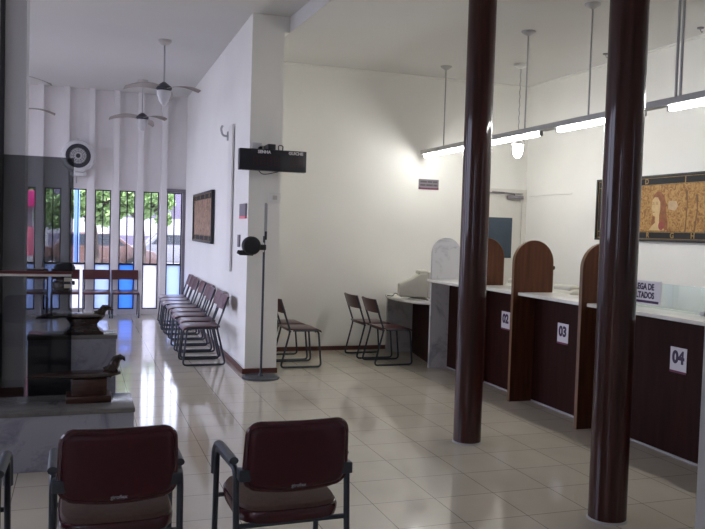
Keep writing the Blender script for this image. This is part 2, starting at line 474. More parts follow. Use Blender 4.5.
# ------------------------------------------------------------------ wooden columns
def column(x, y, label):
    t = thing('wooden_column', label, 'column', (x, y, 0), 0, 'round wooden columns in front of the counter')
    t['kind'] = 'thing'
    part('shaft', M['wood'], t, lambda b: lathe(b, [(.106, .012), (.106, ZR)], 40))
    part('base_ring', M['greyrail'], t, lambda b: lathe(b, [(.112, 0), (.112, .006), (.108, .012)], 40))
column(2.848, 5.33, 'dark varnished round wooden column standing before counters 01 and 02')
column(2.872, 3.66, 'nearer dark varnished round wooden column hiding part of the painting and the counter')

# ------------------------------------------------------------------ counter
def divider(y, x0, x1, ztop, material, label, edge=None):
    t = thing('counter_divider', label, 'counter divider', (0, y, 0))
    r = (x1-x0)/2; cx = (x0+x1)/2; zc = ztop-r
    pts = [(x0, 0), (x1, 0), (x1, zc)] + [(cx+r*math.cos(a), zc+r*math.sin(a)) for a in [PI*k/24 for k in range(1, 24)]] + [(x0, zc)]
    part('panel', material, t, lambda b: prism(b, pts, -.018, .018, 'XZ', .002, 1))
    if edge:
        def band(b):
            arc = [(x0, 0), (x0, zc)] + [(cx+r*math.cos(a), zc+r*math.sin(a)) for a in [PI*k/24 for k in range(23, 0, -1)]] + [(x1, zc), (x1, 1.0)]
            inner = []
            for (x, z) in arc:
                if z <= zc: inner.append((x-.004 if x == x0 else x+.004, z))
                else:
                    dx, dz = x-cx, z-zc; l = math.hypot(dx, dz); inner.append((cx+dx*(l+.004)/l, zc+dz*(l+.004)/l))
            o0 = [b.verts.new((x, -.019, z)) for x, z in inner]; o1 = [b.verts.new((x, .019, z)) for x, z in inner]
            fs = []
            for i in range(len(inner)-1):
                fs.append(b.faces.new((o0[i], o1[i], o1[i+1], o0[i+1])))
            i0 = [b.verts.new((x, -.019, z)) for x, z in arc]; i1 = [b.verts.new((x, .019, z)) for x, z in arc]
            for i in range(len(arc)-1):
                fs.append(b.faces.new((o0[i+1], i0[i+1], i0[i], o0[i])))
                fs.append(b.faces.new((o1[i], i1[i], i1[i+1], o1[i+1])))
            bmesh.ops.recalc_face_normals(b, faces=fs)
        part('edge_band', edge, t, band)
    return t
DV = [8.42, 7.5, 6.56, 5.48]
divider(DV[0], 3.945, 4.32, 1.554, M['marble'], 'white marble arch-topped divider at the far end of the counter')
divider(DV[1], 3.94, 4.37, 1.57, M['awood'], 'brown wooden arch-topped divider half hidden behind the farther column', M['awoodedge'])
t3 = divider(DV[2], 3.94, 4.37, 1.56, M['awood'], 'brown wooden arch-topped divider at the far side of the number 03 card', M['awoodedge'])
part('clip', M['black'], t3, lambda b: lathe(b, [(.008, 0), (.02, .004), (.02, .022), (.008, .03)], 12, (4.37, 0, 1.30), 'X'))
divider(DV[3], 3.94, 4.37, 1.56, M['awood'], 'brown wooden arch-topped divider partly behind the nearer column, followed by the longest counter', M['awoodedge'])

bays = [(DV[1]+.021, DV[0]-.021, 3.88), (DV[2]+.021, DV[1]-.021, 3.98), (DV[3]+.021, DV[2]-.021, 3.985), (2.6, DV[3]-.021, 3.985)]
blabel = ['dark wood counter section with white top between marble divider and first wooden divider',
          'dark wood counter section with white top bearing number 02',
          'dark wood counter section with white top bearing number 03',
          'long dark wood counter section with white top bearing number 04']
for (y0, y1, xf0), lb in zip(bays, blabel):
    t = thing('service_counter', lb, 'counter', (4.18, (y0+y1)/2, 0), 0, 'numbered service counter sections')
    h = (y1-y0)/2
    part('front_panel', M['cwood'], t, lambda b: box(b, 0, .03, -h, h, 0.014, 1.03, .002, 1))
    part('kick_strip', M['greyrail'], t, lambda b: box(b, -.004, .03, -h, h, 0, .014))
    part('countertop', M['marble2'], t, lambda b: box(b, xf0-4.18, 4.42-4.18, -h, h, 1.03, 1.06, .006, 2))
def card(y, s, label):
    t = thing('number_card', label, 'number card', (4.178, y, .64), 0, 'number cards on the counter fronts')
    part('card', M['card'], t, lambda b: box(b, -.002, .001, -.083, .083, 0, .175))
    text('lettering', s, .125, M['purple'], t, (-.0035, 0, .098), FACE_NX, .006, wx=.95)
    part('print_line', M['magline'], t, lambda b: box(b, -.004, -.002, -.083, .083, -.014, .002))
card(7.07, '02', 'white number card reading 02 on the dark counter front')
card(6.055, '03', 'white number card reading 03 on the dark counter front')
card(4.595, '04', 'white number card reading 04 on the dark counter front')

# glass screen and its sign on counter 04
t = thing('glass_screen', 'low clear greenish glass screen standing on the white top of counter 04', 'glass screen', (4.30, 4.3, 1.06))
part('pane', M['green'], t, lambda b: box(b, -.004, .004, -1.4, 1.15, 0.0, .205, .001, 1))
for yy in (-.9, .2): part('foot', M['greyrod'], t, lambda b, yy=yy: box(b, -.015, .015, yy-.02, yy+.02, 0, .03, .003))
t = thing('results_sign', 'white sign with purple words for results collection on the glass screen', 'sign', (4.292, 5.21, 1.085))
part('board', M['card'], t, lambda b: box(b, -.004, 0.002, -.27, .27, 0, .19, .001, 1))
text('lettering', 'ENTREGA DE', .068, M['purple'], t, (-.006, -.03, .140), FACE_NX, .003, wx=.82)
text('lettering', 'RESULTADOS', .068, M['purple'], t, (-.006, -.03, .072), FACE_NX, .003, wx=.82)
part('underline', M['purple'], t, lambda b: box(b, -.006, -.003, -.25, .25, .012, .032))
# clerk desk behind, with computer monitors
t = thing('clerk_desk', 'long plain desk hidden behind the service counter', 'desk', (4.85, 6.0, 0))
part('desktop', M['beige'], t, lambda b: box(b, -.36, .3, -2.6, 2.1, .70, .73, .004))
for yy in (-2.5, -.2, 2.0): part('leg', M['beige'], t, lambda b, yy=yy: box(b, -.3, .26, yy-.015, yy+.015, 0, .70))

def monitor(loc, rz, label, s=1.0):
    """old tube monitor, screen facing local +X"""
    t = thing('tube_monitor', label, 'computer monitor', loc, rz, 'beige tube monitors')
    def housing(b):
        prof = [(.0, .19, .18, .20), (-.10, .185, .175, .20), (-.20, .15, .135, .165), (-.36, .12, .095, .13), (-.38, .10, .08, .13)]
        rings = []
        for x, hy, hz, zc in prof:
            c = .35
            ring = []
            for k in range(24):
                a = 2*PI*k/24
                cx, sx = math.cos(a), math.sin(a)
                f = (abs(cx)**5+abs(sx)**5)**(-1/5)
                ring.append(b.verts.new((x*s, hy*s*cx*f, (zc+hz*sx*f)*s)))
            rings.append(ring)
        fs = []
        for A, B in zip(rings[:-1], rings[1:]):
            for k in range(24): fs.append(b.faces.new((A[k], A[(k+1) % 24], B[(k+1) % 24], B[k])))
        fs.append(b.faces.new(rings[0])); fs.append(b.faces.new(rings[-1]))
        bmesh.ops.recalc_face_normals(b, faces=fs)
    part('housing', M['beige'], t, housing)
    part('bezel', M['beige'], t, lambda b: box(b, -.01*s, .05*s, -.205*s, .205*s, .02*s, .39*s, .015*s, 3))
    part('screen', M['carglass'], t, lambda b: box(b, .046*s, .053*s, -.165*s, .165*s, .065*s, .345*s, .004*s))
    part('vent_hump', M['beige'], t, lambda b: box(b, -.13*s, .02*s, -.13*s, .13*s, .33*s, .405*s, .025*s, 3))
    part('stand', M['beige'], t, lambda b: lathe(b, [(.13*s, 0), (.13*s, .012*s), (.06*s, .03*s), (.06*s, .06*s)], 20, (-.12*s, 0, 0)))
    return t
monitor((4.84, 7.86, .73), 0.2, 'beige monitor corner peeking over counter behind first wooden divider', .93)
monitor((4.84, 6.93, .73), 0.2, 'beige monitor corner peeking over counter beside the divider between 02 and 03', .93)
monitor((4.72, 6.36, .73), 3.0, 'small beige monitor peeking over counter 03 near its nearer divider', .86)

# ---- low curved desk against the back wall
t = thing('low_desk', 'low desk with rounded white marble top beyond the marble divider', 'desk', (4.21, 9.12, 0))
top = [(-.22, -.675), (.32, -.675), (.32, .72), (-.16, .72), (-.34, .56), (-.43, .30), (-.46, .0), (-.44, -.28), (-.37, -.55)]
part('desktop', M['marble2'], t, lambda b: prism(b, top, .745, .775, 'XY', .006, 2))
part('front_panel', M['cwood'], t, lambda b: prism(b, [(-.185, -.675), (-.165, -.675), (.06, .50), (.04, .50)], 0, .745, 'XY'))
part('end_slab', M['marble'], t, lambda b: box(b, -.33, .30, .50, .53, 0, .745, .002, 1))
monitor((4.10, 8.90, .775), -0.25, 'beige tube monitor on the rounded white desk', .90)
t = thing('paper_stack', 'small stack of papers lying beside the monitor on the rounded desk', 'papers', (4.13, 8.57, .775), .15)
part('sheets', M['card'], t, lambda b: (box(b, -.10, .10, -.09, .09, 0, .02), box(b, -.095, .105, -.085, .08, .02, .035)))
part('cover', M['magline'], t, lambda b: box(b, -.10, .10, -.093, .087, .035, .042))
t = thing('desk_cable', 'black cable loop lying on the rounded desk left of the monitor', 'cable', (3.84, 9.28, .775))
part('cable', M['black'], t, lambda b: tube(b, fillet([(-.06, .1, .006), (-.03, -.02, .006), (.02, .04, .05), (.06, -.08, .006), (.10, .0, .006)], .04), .006, 6))

# ------------------------------------------------------------------ sled chairs (waiting)
def sled_chair(loc, rz, label, group):
    t = thing('sled_chair', label, 'chair', loc, rz, group)
    for s in (-1, 1):
        y = .215*s
        pts = fillet([(-.262, y, .795), (-.135, y, .435), (-.24, y, .012), (.245, y, .012), (.205, y, .432), (-.10, y, .435)], .045, 5)
        part('side_frame', M['steel'], t, lambda b: tube(b, pts, .0115, 8))
    part('stretcher', M['steel'], t, lambda b: tube(b, [(.17, -.215, .418), (.17, .215, .418)], .009, 8))
    part('stretcher', M['steel'], t, lambda b: tube(b, [(-.13, -.215, .425), (-.13, .215, .425)], .009, 8))
    def seat(b):
        prof = [(-.17, .462), (-.10, .455), (.10, .455), (.19, .452), (.235, .435), (.25, .41), (.238, .408), (.215, .428), (.10, .436), (-.17, .440)]
        prism(b, prof, -.215, .215, 'XZ', .006, 2)
    part('seat', M['seatmar'], t, seat)
    def back(b):
        n = 10; rows = []
        for j in range(7):
            z = .635+.165*j/6
            xb = -.213 - (z-.65)*.34
            row = []
            for i in range(n+1):
                y = -.222+.444*i/n
                bow = -.03*(1-(y/.222)**2)
                row.append((xb+.0+bow, y, z))
            rows.append(row)
        th = .016
        F = [[b.verts.new((p[0]+th, p[1], p[2])) for p in r] for r in rows]
        B = [[b.verts.new((p[0]-th*.3, p[1], p[2])) for p in r] for r in rows]
        fs = []
        for j in range(6):
            for i in range(n):
                fs.append(b.faces.new((F[j][i], F[j][i+1], F[j+1][i+1], F[j+1][i])))
                fs.append(b.faces.new((B[j][i+1], B[j][i], B[j+1][i], B[j+1][i+1])))
        for i in range(n):
            fs.append(b.faces.new((F[0][i+1], F[0][i], B[0][i], B[0][i+1]))); fs.append(b.faces.new((F[6][i], F[6][i+1], B[6][i+1], B[6][i])))
        for j in range(6):
            fs.append(b.faces.new((F[j][0], F[j+1][0], B[j+1][0], B[j][0]))); fs.append(b.faces.new((F[j+1][n], F[j][n], B[j][n], B[j+1][n])))
        bmesh.ops.recalc_face_normals(b, faces=fs)
    part('backrest', M['seatmar'], t, back)
    return t
proto = sled_chair((1.375, 9.19, 0), PI, 'maroon tube-framed chair nearest the pillar in the row along the wall', 'waiting chairs along the left room wall')
ordn = ['second', 'third', 'fourth', 'fifth', 'sixth', 'seventh']
for i in range(1, 8):
    c = copy_tree(proto)
    jit = [0, .02, -.01, .03, 0.0, -.035, -.02, -.02][i]
    c.location = (1.375+jit+.018*i, 9.19+.545*i, 0); c.rotation_euler = (0, 0, PI+R.uniform(-.03, .03))
    c['label'] = ('%s maroon tube-framed chair from the pillar in the row along the wall' % ordn[i-1]) if i < 7 else 'maroon tube-framed chair farthest from the pillar in the row along the wall'
def place(loc, rz, label, group):
    c = copy_tree(proto); c.location = loc; c.rotation_euler = (0, 0, rz); c['label'] = label; c['group'] = group
    return c
g = 'waiting chairs before the low desk'
place((2.435, 8.87, 0), 0, 'maroon tube-framed chair standing right behind the pillar, nearer of two', g)
place((2.41, 9.38, 0), 0.03, 'maroon tube-framed chair behind the pillar, against the back wall', g)
place((3.575, 8.83, 0), 0, 'maroon tube-framed chair beside the low desk, nearer of two', g)
place((3.53, 9.37, 0), 0.02, 'maroon tube-framed chair by the low desk, against the back wall', g)
g = 'chairs under the slim windows'
wl = [(0.28, 13.96, 'dark chair below the slim windows, second from the wall row, empty'), (0.755, 13.96, 'dark chair below the slim windows, closest to the row of wall chairs'),
      (-0.218, 13.97, 'dark chair below the slim windows with a black cap on its back'), (-0.72, 13.97, 'dark chair below the slim windows, deepest behind the smoked glass')]
for x, y, lb in wl: place((x, y, 0), -PI/2, lb, g)
t = thing('cap', 'black cap resting on the back of a chair behind smoked glass', 'cap', (-.235, 14.19, .80))
part('crown', M['blackmat'], t, lambda b: lathe(b, [(.17, 0), (.175, .03), (.14, .09), (.07, .12), (0, .125)], 20))
part('brim', M['blackmat'], t, lambda b: lathe(b, [(.19, 0), (.19, .012), (.1, .02)], 20, (-.03, -.06, 0)))
t = thing('handbag', 'round shiny brown bag lying on a chair seat behind smoked glass', 'bag', (-.275, 13.88, .458))
part('body', M['brownbag'], t, lambda b: lathe(b, [(.0, 0), (.11, .01), (.15, .07), (.14, .14), (.08, .19), (0, .2)], 20))
part('strap', M['brownbag'], t, lambda b: tube(b, fillet([(-.09, 0, .15), (-.06, 0, .24), (.06, 0, .24), (.09, 0, .15)], .06), .01, 6))

# ------------------------------------------------------------------ armchairs in front
def armchair(loc, rz, label):
    t = thing('armchair', label, 'chair', loc, rz, 'front row of armchairs seen from behind')
    for s in (-1, 1):
        x = .236*s
        pts = fillet([(x*.98, -.27, .012), (x, -.215, .42), (x*1.0, -.20, .632), (x*1.02, .18, .620), (x*1.02, .22, .012)], .055, 6)
        f = part('side_frame', M['steel'], t, lambda b: tube(b, pts, .0135, 10))
        def pad(b, x=x):
            c = fillet([(x*1.01, -.165, .655), (x*1.02, .16, .645), (x*1.02, .215, .60), (x*1.02, .222, .49)], .06, 6)
            tube(b, c, [.0195]*len(c), 10, flat=.8)
        part('arm_pad', M['armpad'], f, pad)
        part('back_bracket', M['steel'], t, lambda b, s=s: box(b, min(.165*s, .238*s), max(.165*s, .238*s), -.270, -.212, .598, .645, .005))
        part('foot_cap', M['black'], t, lambda b, x=x: (lathe(b, [(.017, 0), (.017, .03)], 10, (x*.98, -.268, 0)), lathe(b, [(.017, 0), (.017, .03)], 10, (x*1.02, .22, 0))))
    part('stretcher', M['steel'], t, lambda b: tube(b, [(-.234, -.212, .40), (.234, -.212, .40)], .011, 8))
    part('stretcher', M['steel'], t, lambda b: tube(b, [(-.240, .215, .39), (.240, .215, .39)], .011, 8))
    def seat(b):
        n = 40; rings = []
        def out(a, sc):
            c, s_ = math.cos(a), math.sin(a)
            f = (abs(c)**4.5+abs(s_)**4.5)**(-1/4.5)
            return .222*c*f*sc, .01+.245*s_*f*sc
        for sc, z in [(.9, .405), (.985, .408), (1.0, .425), (1.0, .44), (.985, .452), (.96, .456)]:
            rings.append([b.verts.new((*out(2*PI*k/n, sc), z)) for k in range(n)])
        fs = []
        for A, B in zip(rings[:-1], rings[1:]):
            for k in range(n): fs.append(b.faces.new((A[k], A[(k+1) % n], B[(k+1) % n], B[k])))
        fs.append(b.faces.new(rings[0])); fs.append(b.faces.new(rings[-1]))
        bmesh.ops.recalc_face_normals(b, faces=fs)
    st = part('seat', M['maroonrim'], t, seat)
    def cush(b):
        n = 40; rings = []
        def out(a, sc):
            c, s_ = math.cos(a), math.sin(a)
            f = (abs(c)**4.5+abs(s_)**4.5)**(-1/4.5)
            return .222*c*f*sc, .01+.245*s_*f*sc
        for sc, z in [(.955, .452), (.955, .462), (.93, .472), (.85, .478), (.5, .480)]:
            rings.append([b.verts.new((*out(2*PI*k/n, sc), z)) for k in range(n)])
        fs = []
        for A, B in zip(rings[:-1], rings[1:]):
            for k in range(n): fs.append(b.faces.new((A[k], A[(k+1) % n], B[(k+1) % n], B[k])))
        fs.append(b.faces.new(rings[0])); fs.append(b.faces.new(rings[-1]))
        bmesh.ops.recalc_face_normals(b, faces=fs)
    part('seat_cushion', M['brownseat'], st, cush)
    bowf = lambda x, z: -.225 - .05*(1-(x/.24)**2)*.7 - (z-.52)*.10
    def zsag(x): return .018*(1-(x/.215)**2)
    bk = part('backrest', M['maroon'], t, lambda b: grid_pad(b, -.202, .202, .574, .826, .05, bowf, corner=.045))
    for v in bk.data.vertices:                       # bottom edge dips in the middle
        k = max(0, 1-(v.co.z-.574)/.252); v.co.z -= zsag(v.co.x)*k; v.co.x *= 1+.05*k
    def rim(b):
        loop = []
        c = .045; x0, x1, z0, z1 = -.202, .202, .574, .826
        for (cx, cz, a0) in [(x1-c, z1-c, 0), (x0+c, z1-c, PI/2), (x0+c, z0+c, PI), (x1-c, z0+c, 1.5*PI)]:
            for k in range(7):
                a = a0+PI/2*k/6; loop.append((cx+c*math.cos(a), cz+c*math.sin(a)))
            if a0 in (0, PI):
                sgn = -1 if a0 == 0 else 1
                for k in range(1, 12): loop.append((sgn*( -(x1-c)+2*(x1-c)*k/12), z1 if a0 == 0 else z0))
        pts = []
        for x, z in loop:
            y = bowf(x, z); k = max(0, 1-(z-.574)/.252)
            pts.append((x*(1+.05*k), y, z-zsag(x)*k))
        tube(b, pts, .0135, 8, closed=True)
    part('edging', M['maroonrim'], bk, rim)
    text('lettering', 'giroflex', .020, M['logo'], bk, (0.0, bowf(0, .57)-.027, .576), FACE_NY, .0004)
    return t
armchair((0.153, 3.30, 0), 0.0, 'maroon armchair seen from behind, in front of the marble plinth')
ch = armchair((0.838, 3.27, 0), 0.02, 'maroon armchair seen from behind, standing nearest the open tiled floor')
armchair((-0.510, 3.30, 0), 0.0, 'maroon armchair cut off by the left edge, only its arm showing')

# ------------------------------------------------------------------ marble plinths, glass, bird benches
def plinth(x0, x1, y0, y1, h, label):
    t = thing('marble_plinth', label, 'plinth', ((x0+x1)/2, (y0+y1)/2, 0), 0, 'marble display plinths')
    w = (x1-x0)/2; d_ = (y1-y0)/2
    part('block', M['marble_grey'], t, lambda b: box(b, -w+.006, w-.006, -d_+.006, d_-.006, 0, h-.03, .002, 1))
    part('top_slab', M['slab'], t, lambda b: box(b, -w, w, -d_, d_, h-.03, h, .004, 2))
plinth(-1.6, 0.362, 5.30, 5.80, .388, 'long low grey-white marble plinth behind the front armchairs')
plinth(-.343, 0.270, 5.93, 6.19, .79, 'taller grey-white marble plinth partly behind the smoked glass')
t = thing('glass_partition', 'dark smoked glass partition with a maroon rail at the left edge', 'glass partition', (-.8, 5.865, .0))
part('pane', M['tint'], t, lambda b: box(b, -.8, .754, -.005, .005, 0, 2.055, .001, 1))
rl = part('rail', M['railred'], t, lambda b: box(b, -.8, .752, -.045, -.005, 1.238, 1.257, .003))
part('white_trim', M['white'], rl, lambda b: box(b, -.8, .748, -.04, -.005, 1.221, 1.238, .002))
lk = part('lock_plate', M['beige'], t, lambda b: (box(b, .70, .752, -.022, -.005, 1.185, 1.212, .004), box(b, .70, .752, -.022, -.005, 1.138, 1.165, .004)))
part('lock_body', M['black'], lk, lambda b: (box(b, .695, .745, -.018, -.006, 1.16, 1.19, .003), lathe(b, [(.012, 0), (.016, .01), (.012, .02)], 12, (.752, -.012, 1.175), 'X')))

t = thing('bird_bench', 'dark carved bird-shaped bench with flared base on the taller plinth', 'carved bench', (.036, 6.05, .79), 0, 'carved wooden bird benches'); t.scale = (.938,)*3
def base_up(b):
    half = [(.148, 0), (.148, .018), (.12, .035), (.10, .065), (.10, .085), (.118, .11), (.13, .125)]
    prism(b, half + [(-x, z) for x, z in half[::-1]], -.11, .11, 'XZ', .008, 2)
part('foot', M['birdwood'], t, base_up)
def plank_up(b):
    pts = [(-.285, 0, .132), (-.22, 0, .138), (-.12, 0, .142), (0, 0, .138), (.10, 0, .140), (.15, 0, .148)]
    tube(b, pts, [.03, .09, .12, .13, .12, .06], 14, flat=.17)
part('seat', M['birdwood'], t, plank_up)
def head_up(b):
    pts = [(.10, 0, .135), (.128, 0, .155), (.138, 0, .178), (.152, 0, .197), (.180, 0, .200), (.205, 0, .188), (.222, 0, .180)]
    tube(b, pts, [.05, .038, .030, .030, .022, .012, .004], 12)
part('head', M['birdwood'], t, head_up)
part('tail', M['birdwood'], t, lambda b: tube(b, [(-.20, 0, .14), (-.29, 0, .132), (-.35, 0, .118)], [.06, .045, .015], 10, flat=.45))

t = thing('bird_bench', 'reddish-brown carved bird-shaped bench on a block base on the low plinth', 'carved bench', (.076, 5.60, .388), 0, 'carved wooden bird benches'); t.scale = (.945,)*3
part('base_board', M['birdred'], t, lambda b: box(b, -.158, .152, -.11, .11, 0, .05, .006))
part('body', M['birdred'], t, lambda b: box(b, -.120, .120, -.095, .095, .05, .170, .008))
part('seat', M['birdwood'], t, lambda b: tube(b, [(-.36, 0, .188), (-.22, 0, .190), (-.12, 0, .188), (0, 0, .188), (.14, 0, .192), (.215, 0, .200)], [.05, .09, .12, .125, .11, .06], 14, flat=.20))
def head_lo(b):
    pts = [(.12, 0, .195), (.155, 0, .220), (.172, 0, .258), (.188, 0, .295), (.215, 0, .308), (.238, 0, .300), (.246, 0, .280)]
    tube(b, pts, [.05, .044, .038, .032, .024, .014, .005], 12)
part('head', M['birdwood'], t, head_lo)
part('tail', M['birdwood'], t, lambda b: tube(b, [(-.28, 0, .190), (-.36, 0, .186), (-.42, 0, .176)], [.06, .04, .015], 10, flat=.3))

# ------------------------------------------------------------------ pillar fittings
t = thing('ticket_dispenser', 'black snail-shaped queue ticket dispenser on a thin pole with round base', 'ticket dispenser', (1.852, 8.15, 0))
part('base', M['steel'], t, lambda b: lathe(b, [(.20, 0), (.205, .008), (.195, .018), (.03, .025), (.016, .05)], 40))
part('pole', M['steel'], t, lambda b: tube(b, [(0, 0, .02), (0, 0, 1.52)], .0125, 10))
def snail(b):
    lathe(b, [(.03, -.055), (.085, -.05), (.098, -.03), (.098, .03), (.085, .05), (.03, .055)], 28, (-.14, -.01, 1.415), 'Y')
    tube(b, [(-.12, -.01, 1.335), (-.20, -.01, 1.34), (-.255, -.01, 1.338), (-.285, -.01, 1.35)], [.028, .03, .027, .02], 10)
dp = part('dispenser_body', M['blackmat'], t, snail)
part('bracket', M['black'], t, lambda b: box(b, -.05, .02, -.025, .025, 1.37, 1.43, .008))
part('clamp', M['white'], t, lambda b: box(b, -.02, -.0, -.02, .02, 1.35, 1.45, .004))
hs = part('sign_strip', M['lettergrey'], t, lambda b: box(b, -.004, .028, -.004, .004, 1.50, 1.86, .002))
part('clip', M['black'], hs, lambda b: (box(b, .004, .028, -.012, .012, 1.48, 1.57, .003)))
for k in range(6):
    part('mark', M['greyrod'], hs, lambda b, k=k: box(b, -.002, .02, -.0055, -.004, 1.60+.05*k, 1.622+.05*k))

t = thing('wall_mounted_display', 'black electronic queue display board reading SENHA and GUICHE on the pillar', 'display board', (1.928, 8.20, 2.214)); t.scale = (.959, .959, .959)
part('case', M['black'], t, lambda b: box(b, -.375, .385, -.045, .045, 0, .235, .006))
text('lettering', 'SENHA', .046, M['card'], t, (-.10, -.047, .204), FACE_NY, .002)
text('lettering', 'GUICHE', .046, M['card'], t, (.26, -.047, .204), FACE_NY, .002)
def seg(b, x0, w, z0, h, segs):
    s = .007
    P = {'a': (x0, x0+w, z0+h-s, z0+h), 'g': (x0, x0+w, z0+h/2-s/2, z0+h/2+s/2), 'd': (x0, x0+w, z0, z0+s),
         'f': (x0, x0+s, z0+h/2, z0+h), 'b': (x0+w-s, x0+w, z0+h/2, z0+h), 'e': (x0, x0+s, z0, z0+h/2), 'c': (x0+w-s, x0+w, z0, z0+h/2)}
    for k in segs:
        a = P[k]; box(b, a[0], a[1], -.0475, -.0450, a[2], a[3])
for x in (-.22, -.14, -.06, .02, .21, .29): part('digit', M['led'], t, lambda b, x=x: seg(b, x, .05, .06, .10, 'abcdefg'))
part('bracket', M['black'], t, lambda b: (box(b, -.045, .045, .045, .2285, .16, .30, .004), box(b, -.055, .035, -.02, .06, .225, .30, .008)))
part('cable', M['black'], t, lambda b: tube(b, fillet([(.08, .03, .23), (.08, .05, .30), (.15, .10, .30), (.16, .2, .22)], .04), .006, 6))
part('cable', M['black'], t, lambda b: tube(b, fillet([(-.14, .03, .0), (-.10, .05, -.035), (-.03, .05, -.03), (.08, .02, .0)], .03), .005, 6))
t = thing('junction_box', 'small grey junction box on the pillar above the queue display', 'junction box', (1.805, 8.42, 2.43))
part('box', M['pier'], t, lambda b: box(b, -.05, .05, -.03, 0, 0, .10, .004)); part('plug', M['black'], t, lambda b: lathe(b, [(.02, 0), (.018, -.04)], 12, (.03, -.03, .04), 'Y'))
t = thing('wall_switch', 'small white switch box on the pillar below the queue display', 'switch', (2.017, 8.42, 1.89))
part('plate', M['white'], t, lambda b: box(b, -.065, .065, -.022, 0, 0, .105, .005)); part('button', M['fanwhite'], t, lambda b: box(b, -.025, .025, -.028, -.02, .03, .075, .003))
t = thing('wall_notice', 'small grey notice with a red bottom strip on the wall near the pillar', 'notice', (1.718, 8.66, 1.705))
part('board', M['signgrey'], t, lambda b: box(b, -.008, .02, -.17, .17, .026, .165, .001, 1)); part('red_strip', M['pinkred'], t, lambda b: box(b, -.009, .02, -.17, .17, 0.0, .026))
t = thing('wall_notice', 'tiny grey wall plate below the red-striped notice', 'wall plate', (1.722, 8.89, 1.38))
part('plate', M['signgrey'], t, lambda b: box(b, -.008, .02, -.05, .05, 0, .14, .003))
bpy.data.objects['wall_notice.001'].name = 'wall_plate'
def _cond(b): prism(b, [(1.706, 9.36), (1.728, 9.36), (1.73, 9.62), (1.708, 9.62)], 1.07, 2.84, 'XY')
o = part('cable_trunking', M['white'], None, _cond); tag(o, 'vertical pale cable trunking on the left room wall beside the painting', 'trunking')
t = thing('wall_hook', 'small grey hook bracket high on the wall at the trunking top', 'hook', (1.737, 9.82, 2.74))
part('arm', M['greyrod'], t, lambda b: tube(b, fillet([(0, 0, 0), (-.07, 0, .01), (-.09, 0, .09), (-.07, 0, .13)], .03), .014, 8))
part('plate', M['greyrod'], t, lambda b: box(b, -.012, .01, -.03, .03, -.05, .06, .003))

# ------------------------------------------------------------------ paintings
def painting(loc, L, H, label, canvas, letters_top, letters_bot, rz=0.0):
    """hangs on a wall at +X; local y runs along the wall, z up"""
    t = thing('painting', label, 'painting', loc, rz, 'long framed paintings')
    def fr(b):
        box(b, -.045, 0, 0, L, 0, .025, .004); box(b, -.045, 0, 0, L, H-.025, H, .004)
        box(b, -.045, 0, 0, .025, .025, H-.025, .004); box(b, -.045, 0, L-.025, L, .025, H-.025, .004)
    part('frame', M['black'], t, fr)
    part('border_board', M['blackmat'], t, lambda b: box(b, -.025, -.002, .02, L-.02, .02, H-.02))
    part('canvas', canvas, t, lambda b: box(b, -.030, -.024, .11, L-.11, .115, H-.115))
    def lines(b):
        for z in (.030, .105, H-.112, H-.036): box(b, -.0275, -.024, .03, L-.03, z, z+.006)
        for y in (.03, .100, L-.106, L-.036): box(b, -.0275, -.024, y, y+.006, .03, H-.03)
    part('gold_lines', M['gold'], t, lines)
    for y, s in letters_top: text('lettering', s, .085, M['gold'], t, (-.027, y, H-.070), FACE_NX, .002)
    for y, s in letters_bot: text('lettering', s, .085, M['gold'], t, (-.027, y, .070), FACE_NX, .002)
    return t
PL, PH = 2.5, .755
PY = 5.83
pt = painting((XW, PY*.984, 1.585), PL, PH, 'long golden framed painting of a red-haired woman on the right wall', M['art'],
              [(7.42-PY, 'D'), (6.81-PY, 'J'), (8.0-PY, 'B'), (6.2-PY, 'O')], [(7.37-PY, 'R'), (6.98-PY, 'G'), (6.67-PY, 'H'), (7.9-PY, 'S'), (6.2-PY, 'E')])
def flat(name, m, pts, dx):
    def fn(b):
        prism(b, [(y-PY, z-1.585) for y, z in pts], dx-.0012, dx, 'YZ')
    part(name, m, pt, fn)
hair = [(7.31, 2.06), (7.29, 2.11), (7.24, 2.15), (7.18, 2.15), (7.12, 2.10), (7.09, 2.02), (7.08, 1.90), (7.05, 1.80), (7.05, 1.715), (7.22, 1.715), (7.235, 1.80), (7.22, 1.95), (7.25, 2.05)]
pt.scale = (.984, .984, .984)
flat('painted_hair', M['hair'], hair, -.0302)
flat('painted_hair', M['hair'], [(7.29, 1.715), (7.315, 1.80), (7.29, 1.88), (7.265, 1.86), (7.262, 1.78), (7.27, 1.715)], -.0302)
face = [(7.305, 2.06), (7.305, 2.0), (7.318, 1.965), (7.305, 1.95), (7.302, 1.915), (7.282, 1.88), (7.252, 1.87), (7.248, 1.80), (7.30, 1.765), (7.345, 1.715), (7.10, 1.715), (7.13, 1.77), (7.185, 1.80), (7.19, 1.88), (7.175, 1.95), (7.18, 2.03), (7.22, 2.085), (7.27, 2.09)]
flat('painted_face', M['skin'], face, -.0316)
flat('painted_rose', M['rose'], [(7.15+.045*math.cos(k*PI/6), 1.765+.05*math.sin(k*PI/6)) for k in range(12)], -.033)
def eyes(b):
    for y0, y1, z0, z1 in ((7.272, 7.296, 2.008, 2.016), (7.215, 7.243, 2.008, 2.016), (7.275, 7.30, 2.028, 2.033), (7.212, 7.246, 2.028, 2.033), (7.262, 7.295, 1.915, 1.923)):
        box(b, -.0335, -.0322, y0-PY, y1-PY, z0-1.585, z1-1.585)
part('painted_features', M['hair'], pt, eyes)
flat('painted_patch', M['pale'], [(7.05, 2.04), (6.93, 2.04), (6.90, 1.98), (6.95, 1.93), (7.05, 1.95)], -.0302)
